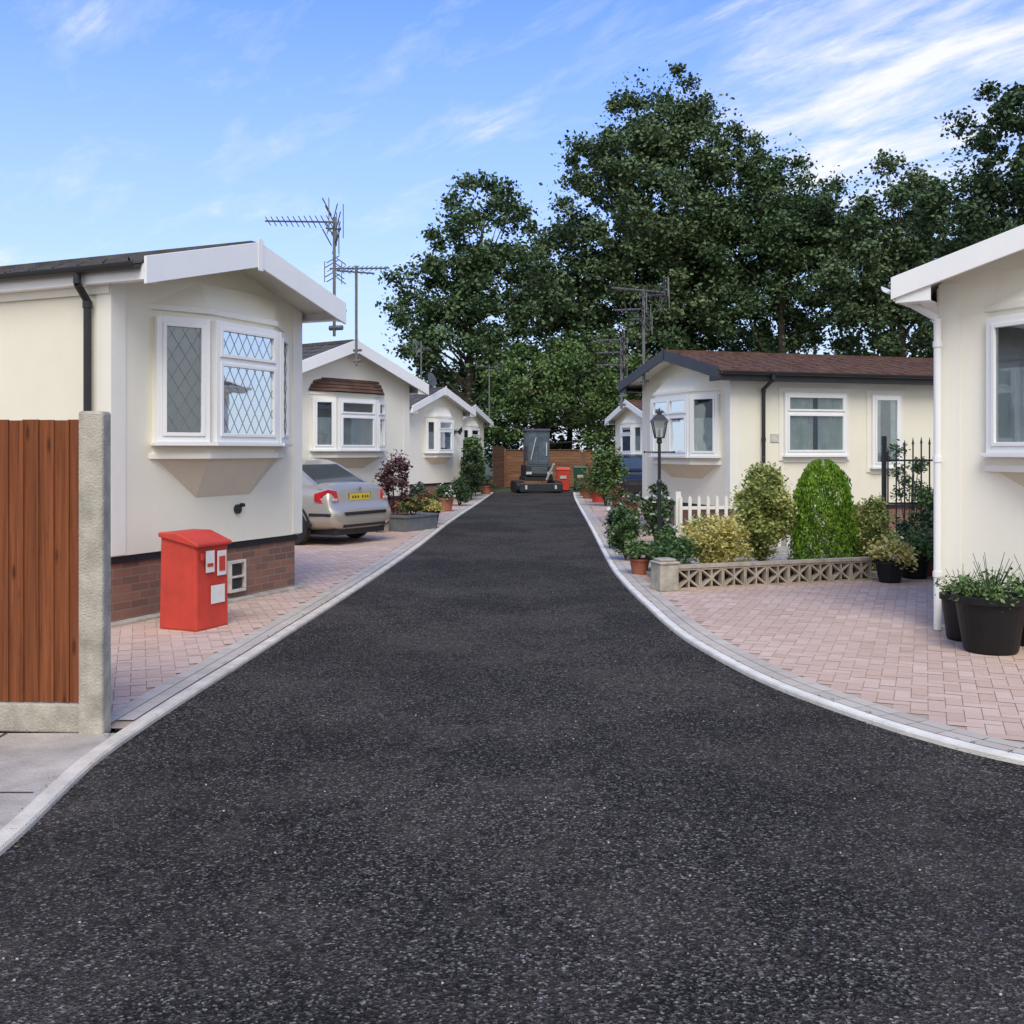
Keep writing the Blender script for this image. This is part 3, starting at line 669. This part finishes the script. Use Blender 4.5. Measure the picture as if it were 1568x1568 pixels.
# ------------------------------------------------------------ compact excavator at lane end
e=empty('mini_excavator',(.95,39.2,0),math.radians(8)); b=MB()
for sg in (-1,1):
    b.prism([(sg*.72-.16,-.7,.12),(sg*.72-.16,-.55,.02),(sg*.72-.16,.9,.02),(sg*.72-.16,1.05,.14),(sg*.72-.16,1.05,.34),(sg*.72-.16,.9,.44),(sg*.72-.16,-.55,.44),(sg*.72-.16,-.7,.32)],(.32,0,0))
b.make('tracks',BLACK,e,bevel=.03)
DG=mat('dark_machine_paint',(.02,.024,.03),.5,.2,4); GR=mat('grey_machine_paint',(.07,.085,.10),.45,.2,4)
b=MB(); b.b(-.55,.55,-.5,.9,.46,.62); b.b(-.5,.5,-.55,.8,.62,1.05); b.b(-.8,.8,-.95,-.88,.05,.38); b.b(-.45,-.35,-.9,-.5,.2,.32); b.b(.35,.45,-.9,-.5,.2,.32); b.make('chassis_and_blade',DG,e,bevel=.03)
b=MB(); 
for x in (-.42,.38):
    for y in (-.4,.6): b.b(x,x+.05,y,y+.05,1.05,2.35)
b.b(-.45,.46,-.45,.7,2.35,2.42); b.b(-.02,.02,-.41,-.37,1.06,2.34); b.b(-.37,.37,-.41,-.37,1.06,1.2); b.b(-.37,.37,-.41,-.37,2.27,2.34); b.make('cab_frame',GR,e,bevel=.01)
CG=mat('tinted_cab_glass',(.09,.12,.15),.1,.4,3)
b=MB(); b.b(-.37,.38,-.392,-.386,1.2,2.27); b.b(-.41,-.4,-.35,.6,1.2,2.3); b.b(.4,.41,-.35,.6,1.2,2.3); b.make('cab_glass',CG,e)
b=MB(); b.cyl((-.3,-.43,1.25),(-.1,-.44,2.1),.018,.018,6); b.cyl((.28,-.6,.5),(.5,-.9,1.1),.05,.04,8); b.cyl((.3,-.43,1.4),(.3,-.43,1.9),.025,.025,6); b.make('grab_rails',ORN,e)
b=MB(); b.b(-.3,.3,-.58,-.555,.72,.98); b.make('radiator_panel',GR,e,bevel=.01)
b=MB(); b.b(-.5,-.3,-.62,-.56,.7,.8); b.b(.3,.5,-.62,-.56,.7,.8); b.b(-.6,-.52,-.99,-.951,.15,.3); b.b(.52,.6,-.99,-.951,.15,.3); b.make('lamps',ORN,e,bevel=.01)

# ------------------------------------------------------------ far fence, bins
e=empty('wooden_fence',(0,0,0)); b=MB()
for p,q,zt in (((-.75,40.5),(-.35,44),1.75),((-.35,44),(1.3,44.),1.62),((1.32,44),(3.0,44),1.62),((3.02,44),(4.7,44),1.6)):
    P0=Vector((*p,0));D=Vector((*q,0))-P0; n_=12
    for k in range(n_):
        z=.05+k*(zt-.05)/n_; b.cr=random.random(); nn=Vector((-D.y,D.x,0)).normalized()*.02
        b.box(P0+Vector((0,0,z)),D,nn,(0,0,(zt-.05)/n_*.93))
    b.box(P0+Vector((0,-.05,0)),D.normalized()*.09,(0,-.06,0),(0,0,zt+.06)); b.box(P0+Vector((0,-.04,zt)),D,(0,.08,0),(0,0,.03))
b.make('panels',FW2,e)
def wbin(x,y,m,h=.85):
    e=empty('wheeled_bin',(x,y,0)); b=MB(); b.prism([(-.2,-.2,.05),(.2,-.2,.05),(.26,-.24,h),(-.26,-.24,h)],(0,.4,0)); b.prism([(-.28,-.27,h),(.28,-.27,h),(.26,-.2,h+.1),(-.26,-.2,h+.1)],(0,.5,0)); b.cyl((-.25,.2,.1),(.25,.2,.1),.1,.1,12); b.cyl((-.24,.27,h),(.24,.27,h),.02,.02,8); b.make('body',m,e,bevel=.03)
    b=MB(); b.box((-.12,-.25,.5),(.24,0,0),(0,-.005,0),(0,-.01,.12)); b.make('label',ORN,e)
wbin(2.0,40.2,RED); wbin(2.75,41.5,mat('green_bin',(.02,.07,.03),.5,.1),.9)
# ------------------------------------------------------------ aerials
def aerial(name,x,y,z0,z1,booms,r=.02):
    e=empty(name,(x,y,0)); b=MB(); b.cyl((0,0,z0),(0,0,z1),r,r,8)
    for (z,ang,l0,l1,n,el,tilt) in booms:
        d=Vector((math.cos(ang),math.sin(ang),tilt)).normalized(); u=Vector((-math.sin(ang),math.cos(ang),0)); u=(u+Vector((0,0,.5))).normalized(); o=Vector((0,0,z))
        b.cyl(o+d*l0,o+d*l1,.6*r,.6*r,6)
        for k in range(n):
            p=o+d*(l0+(l1-l0)*(k+.5)/n); s_=el*(1-.35*k/n); b.cyl(p-u*s_,p+u*s_,.3*r,.3*r,4)
        p=o+d*l0
        for zz_ in (-.18,-.09,.09,.18): b.cyl(p-u*el*1.3+Vector((0,0,zz_))+d*abs(zz_)*.4,p+u*el*1.3+Vector((0,0,zz_))+d*abs(zz_)*.4,.4*r,.4*r,4)
        for s_ in (-1,1): b.cyl(p+u*el*s_*1.1+Vector((0,0,-.2)),p+u*el*s_*1.1+Vector((0,0,.2)),.4*r,.4*r,4)
    b.cyl((-.06,.03,z0+.1),(.1,-.02,z0+.1),.03,.03,8); b.cyl((-.06,.03,z0+.3),(.1,-.02,z0+.3),.025,.025,8)
    b.make('mast_and_booms',ALU,e); return e
aerial('tv_aerial',-2.1,12.1,2.95,4.36,[(4.30,math.radians(168),.02,.88,12,.12,.06),(4.22,math.radians(200),-.08,.1,3,.14,0)],.018)
aerial('tv_aerial',-2.95,19.4,3.2,5.1,[(5.05,math.radians(-25),-.6,.65,12,.18,-.07),(4.98,math.radians(40),-.4,.4,6,.14,.05)],.026)
aerial('tv_aerial',2.65,20.6,2.9,4.85,[(4.82,math.radians(168),-.5,.65,11,.2,.12),(4.72,math.radians(190),-.45,.1,5,.22,-.05),(4.45,math.radians(160),-.1,.6,7,.2,0),(4.25,math.radians(150),-.1,.3,4,.2,0)],.03)
aerial('tv_aerial',2.62,24.5,2.6,4.3,[(4.25,math.radians(165),-.1,.6,6,.24,0),(3.95,math.radians(165),-.1,.6,6,.24,0),(3.65,math.radians(165),-.1,.6,6,.24,0)],.034)
aerial('tv_aerial',-.95,43,2.6,5.2,[(5.1,math.radians(150),-.5,.6,7,.2,.1)],.032)
aerial('tv_aerial',-2.75,31.,3.2,4.9,[(4.7,math.radians(20),-.2,.3,3,.2,0)],.025)
e=empty('satellite_dish',(-2.45,30.6,3.7)); b=MB(); b.lathe((0,0,0),[(.02,0),(.1,.02),(.18,.05),(.22,.08)],20); ob=b.make('dish',mat('dish_grey',(.1,.1,.11),.5,.1),e); ob.rotation_euler=(math.radians(75),0,math.radians(60))
b=MB(); b.cyl((0,.02,0),(0,.05,-.5),.02,.02,8); b.cyl((0,0,-.1),(.12,-.3,.02),.01,.01,6); b.make('bracket',ALU,e)

# ------------------------------------------------------------ lamp post
e=empty('garden_lamp_post',(2.0,13.9,.03)); b=MB()
b.lathe((0,0,0),[(.1,0),(.1,.06),(.07,.1),(.075,.3),(.045,.36),(.045,.42),(.03,.46),(.026,1.1),(.04,1.12),(.04,1.15),(.022,1.18),(.02,1.66),(.04,1.68),(.03,1.74)],14)
b.cyl((-.2,0,1.55),(.2,0,1.55),.01,.01,8); b.lathe((-.2,0,1.535),[(.005,0),(.02,.015),(.005,.03)],8); b.lathe((.2,0,1.535),[(.005,0),(.02,.015),(.005,.03)],8)
for sx,sy in ((-1,-1),(1,-1),(1,1),(-1,1)): b.cyl((sx*.055,sy*.055,1.74),(sx*.095,sy*.095,1.96),.008,.008,6)
b.loft([[(sx*r,sy*r,z) for sx,sy in ((-1,-1),(1,-1),(1,1),(-1,1))] for r,z in ((.06,1.735),(.06,1.75))])
b.loft([[(sx*r,sy*r,z) for sx,sy in ((-1,-1),(1,-1),(1,1),(-1,1))] for r,z in ((.115,1.96),(.11,1.975),(.05,2.05),(.03,2.06),(.03,2.09),(.012,2.1),(.006,2.15))]); b.make('post_and_lantern',BLACK,e)
b=MB(); b.loft([[(sx*r,sy*r,z) for sx,sy in ((-1,-1),(1,-1),(1,1),(-1,1))] for r,z in ((.053,1.75),(.09,1.958))]); b.make('lantern_glass',GLASS,e)
b=MB(); b.cyl((0,0,1.75),(0,0,1.86),.02,.015,8); b.make('bulb',ORN,e)

# ------------------------------------------------------------ screen-block wall
e=empty('screen_block_wall',(1.86,11.5,.03),math.atan2(.9,2.5)); SB=mat('screen_block',(.42,.36,.28),.92,.25,8,.6,80,dirt=.3); b=MB(); nb=9; s_=.295
for k in range(nb):
    x0=k*s_; h=s_*.82
    b.b(x0,x0+s_-.004,0,.09,0,.022); b.b(x0,x0+s_-.004,0,.09,h-.022,h)
    b.b(x0+.0,x0+.014,.001,.089,.022,h-.022); b.b(x0+s_-.018,x0+s_-.004,.001,.089,.022,h-.022)
    c=Vector((x0+s_/2,0,h/2))
    b.b(c.x-.008,c.x+.008,.003,.087,.022,h-.022)
    for sg in (-1,1):
        u=Vector((s_*.45,0,sg*h*.42)); pr=Vector((-u.z,0,u.x)).normalized()*.010
        b.prism([c-u-pr+Vector((0,.005,0)),c+u-pr+Vector((0,.005,0)),c+u+pr+Vector((0,.005,0)),c-u+pr+Vector((0,.005,0))],(0,.08,0))
    b.prism([(c.x-.03,.002,c.z),(c.x,.002,c.z-.03),(c.x+.03,.002,c.z),(c.x,.002,c.z+.03)],(0,.086,0))
b.b(-.01,nb*s_,-.012,.102,s_*.82+.002,s_*.82+.035)
b.make('blocks',SB,e)
b=MB(); b.b(-.01,nb*s_,.12,.16,0,.2); b.make('dark_backing',SOIL,e)  # thin dark backing added so the block openings read as shaded
b=MB(); b.b(-.25,-.015,-.06,.17,0,.3); b.b(-.26,-.005,-.075,.185,.3,.33); b.b(-.23,-.035,-.04,.15,.33,.36); b.make('pier',CONC,e,bevel=.012)
b=MB(); b.prism([(1.75,11.72,.02),(4.6,12.75,.02),(5.6,13.1,.02),(7.5,17.6,.02),(3.8,17.6,.02),(1.75,16.2,.02),(1.66,13.5,.02)],(0,0,.06)); b.make('garden_bed',mat('gravel_bed',(.4,.35,.28),.95,.4,14,1,60,dist=.02))

# plants right
shrub('golden_shrub',(2.5,12.7,.05),1.0,.8,L_YEL,7500,.05)
shrub('variegated_shrub',(3.2,13.1,.05),.80,1.42,L_VAR,14000,.055)
shrub('conifer_bush',(3.98,13.1,.05),.82,1.38,L_LIME,16000,.05,'cone')
shrub('golden_shrub',(4.62,13.1,.05),.66,.98,L_VAR,6500,.05)
shrub('garden_shrub',(1.95,12.7,.05),.5,.6,L_GRN,3000,.055)
shrub('garden_shrub',(1.62,14.6,.05),.5,.75,L_GRN,3000,.055)
shrub('garden_shrub',(1.75,16.3,.05),.55,.75,L_DARK,3000,.06,flowers=FLOWW)
shrub('garden_shrub',(2.2,15.6,.05),.55,1.15,L_GRN,3000,.06,flowers=FLOWW)
shrub('garden_shrub',(2.75,14.8,.05),.5,.6,L_GRN,1800,.07)
shrub('garden_shrub',(2.5,17.2,.05),.5,1.1,L_DARK,2200,.07)
shrub('garden_shrub',(5.4,13.6,.05),.6,.8,L_DARK,2600,.07)
shrub('garden_shrub',(6.0,14.3,.05),.8,1.1,L_GRN,3200,.07)
shrub('climbing_plant',(5.9,15.2,.05),.7,1.85,L_GRN,1500,.06)
shrub('garden_shrub',(2.65,29,.03),1.25,1.8,L_IVY,5500,.10)
shrub('garden_shrub',(2.55,24,.03),.5,.7,L_GRN,1200,.08,flowers=FLOWR)
shrub('garden_shrub',(2.25,21,.03),.5,.6,L_GRN,1200,.08,flowers=FLOWW)
shrub('garden_shrub',(2.1,18.8,.03),.45,.6,L_GRN,1200,.08)
shrub('garden_shrub',(2.9,33,.03),.8,1.3,L_GRN,1800,.1,flowers=FLOWR)
GPOT=mat('grey_pot',(.2,.23,.2),.7,.2,8)
for (x,y,r,h,m,pl,fl) in ((4.5,12.2,.17,.26,POTB,L_YEL,None),(4.95,12.6,.2,.32,POTB,L_GRN,None),(5.35,12.35,.16,.22,POTB,L_GRN,FLOWW),(5.2,12.9,.18,.3,TERR,L_IVY,FLOWR),(1.95,12.2,.19,.3,GPOT,L_GRN,None),
  (2.2,19.7,.16,.25,TERR,L_GRN,FLOWR),(2.4,22.5,.16,.25,TERR,L_IVY,FLOWR),(2.75,26.2,.2,.3,TERR,L_GRN,FLOWR),(2.9,25.,.2,.3,TERR,L_GRN,FLOWW),(2.6,31,.22,.35,RED,L_GRN,FLOWR),(1.62,13.0,.13,.2,TERR,L_IVY,None),
  (2.55,35.5,.25,.4,TERR,L_GRN,FLOWR),(2.9,37,.25,.4,RED,L_IVY,FLOWW),(2.5,33.8,.2,.3,TERR,L_IVY,FLOWR),(-.95,36.8,.22,.3,TERR,L_GRN,FLOWR)):
    pot('potted_plant',(x,y,.03),r,h,m,pl,r*3,.3,900,.06,fl)
pot('potted_plant',(3.74,8.0,.033),.27,.44,POTB,L_IVY,.56,.2,650,.045,None,26)
pot('potted_plant',(4.22,8.25,.033),.2,.4,POTB,L_GRN,.42,.2,400,.045,None,8)
pot('potted_plant',(3.74,8.5,.033),.17,.38,POTB,L_GRN,.4,.18,400,.045,None,8)

e=empty('white_picket_fence',(2.6,15.9,.06),math.atan2(.2,1)); b=MB()
for k in range(17):
    x=k*.15; b.b(x,x+.05,0,.02,0,.8); b.prism([(x,0,.801),(x+.05,0,.801),(x+.025,0,.84)],(0,.02,0))
for z in (.15,.62): b.b(0,2.5,.021,.045,z,z+.05)
for x in (0,1.2,2.4): b.b(x-.04,x+.04,.046,.11,0,.9)
b.make('pickets',TRIM,e)
e=empty('wrought_iron_gate',(5.25,14.3,.05),math.radians(12)); b=MB()
for k in range(9): b.cyl((k*.13,0,.05),(k*.13,0,1.5+.15*math.sin(k/8*math.pi)),.011,.011,6); b.cyl((k*.13,0,1.5+.15*math.sin(k/8*math.pi)),(k*.13,0,1.6+.15*math.sin(k/8*math.pi)),.02,.001,6)
for z in (.15,.8,1.4): b.b(-.02,1.06,-.01,.01,z,z+.025)
for x in (-.06,1.1): b.b(x-.025,x+.025,-.025,.025,0,1.75)
b.make('bars',BLACK,e)

# plants left
e=empty('grey_planter',(-2.05,19.7,.03),math.radians(60)); b=MB(); 
b.b(0,1.1,0,.4,0,.3); b.b(-.02,1.12,-.02,0,.26,.31); b.b(-.02,1.12,.4,.42,.26,.31); b.b(-.02,0,0,.4,.26,.31); b.b(1.1,1.12,0,.4,.26,.31); b.make('trough',mat('grey_trough',(.13,.14,.15),.6,.2,6),e,bevel=.01)
shrub('trough_plants',(-1.95,20.2,.3),.75,.4,L_IVY,2200,.055,flowers=FLOWR)
shrub('japanese_maple',(-2.35,20.4,.05),.9,1.6,L_PUR,2600,.07)
shrub('garden_shrub',(-2.6,19.7,.05),.6,.6,L_GRN,1500,.07)
pot('potted_plant',(-1.72,21.6,.03),.2,.3,POTB,L_YEL,.5,.3,900,.06)
pot('potted_plant',(-1.9,22.6,.03),.2,.3,TERR,L_GRN,.6,.4,900,.06,FLOWR)
shrub('garden_shrub',(-2.1,23.5,.03),.6,.8,L_GRN,1500,.08,flowers=FLOWW)
shrub('garden_shrub',(-2.0,25.5,.03),.5,.5,L_IVY,1200,.08)
pot('potted_plant',(-1.75,26.5,.03),.25,.35,TERR,L_GRN,.6,.4,900,.07,FLOWW)
shrub('clipped_bush',(-1.5,29.2,.03),.8,.75,L_DARK,3200,.08)
shrub('conifer_hedge',(-1.3,32.5,.03),.75,1.9,L_DARK,6000,.10,d=2.5)
shrub('conifer_hedge',(-1.25,35.5,.03),.75,1.6,L_GRN,5000,.10,d=2.5)
shrub('garden_shrub',(-1.6,38.,.03),1.2,2.3,L_IVY,3600,.13)
e=empty('butterfly_wall_ornament',(-1.75,32.5,2.2)); b=MB()
for sg in (-1,1): b.prism([(0,0,0),(sg*.16,-.06,.16),(sg*.18,-.06,.02),(sg*.1,-.03,-.12)] ,(0,.01,0))
b.cyl((0,-.02,-.08),(0,-.02,.1),.015,.01,6); b.make('wings',BLACK,e)

# ------------------------------------------------------------ trees
tree('oak_tree',(-2.2,48,0),[(-1.35,11.9,2.4),(-3.4,9.2,2.2),(-2.6,6.6,2.5),(-.6,8.8,2.4),(-4.3,7.2,1.6),(-1.0,6.0,1.9),(-1.9,9.6,1.8)],L_OAK,4.4,lo=2.5,loose=85,trunk=.3)
tree('beech_tree',(6.5,52,0),[(7.3,18.6,2.6),(9.5,16.9,2.4),(5.6,16.4,2.2),(6.6,13.6,4.6),(2.9,11.2,2.7),(10.2,13.4,3.8),(8.4,10.5,4.2),(5.5,7.9,5.4),(9.8,8.3,3.6),(2.6,8.2,2.6)],L_BEECH,4.2,190,.23,.75,.5,lo=1,loose=80)
tree('oak_tree',(13.4,50,0),[(12.9,13.6,2.8),(11.7,11.3,3.1),(15.6,12.6,2.3),(14.3,10.0,2.4),(12.4,8.2,2.2),(15.6,7.6,2.0),(14.,12.,2.4)],L_OAK,4.4,lo=3.5,loose=90)
tree('oak_tree',(17.6,46,0),[(17.3,12.3,2.3),(18.9,10.8,2.8),(15.6,9.8,2.3),(16.3,7.3,2.0),(18.6,7.6,2.4),(17.3,9.6,2.2)],L_BEECH,4.6,lo=2.5,loose=95)
tree('oak_tree',(17.,34,0),[(16.8,11.2,2.4),(15.3,9.2,1.9),(17.8,8.3,2.8),(15.2,6.6,1.9),(16.6,5.2,2.)],L_DARK,7.,190,.17,.55,.3,lo=2,loose=150)
tree('hawthorn_tree',(1.3,45.5,0),[(.7,4.2,1.9),(2.6,4.8,2.2),(4.6,3.4,2.1),(-.6,3.0,1.4)],L_IVY,6.,200,.17,.55,.16,loose=130)
e=empty('woodland_edge',(0,58,0)); C=[];R=[]
for i in range(260):
    x=random.uniform(-4,32); top=8.0 if x>11 else 9
    if x<3: top=6
    C.append((x,random.uniform(-2,4),random.uniform(.8,top)));R.append(random.uniform(.7,1.5))
P,r=clump_pts(np.array(C),np.array(R),180); leaves('foliage',P,.34,L_DARK,r,e)
b=MB()
for i in range(22):
    x=-3+i*1.5+random.uniform(-.5,.5); y=random.uniform(-2,3)
    if x<3: continue
    b.cyl((x,y,-.2),(x+random.uniform(-.4,.4),y,random.uniform(8,10)),.2,.08,7)
b.make('trunks',BARK,e)
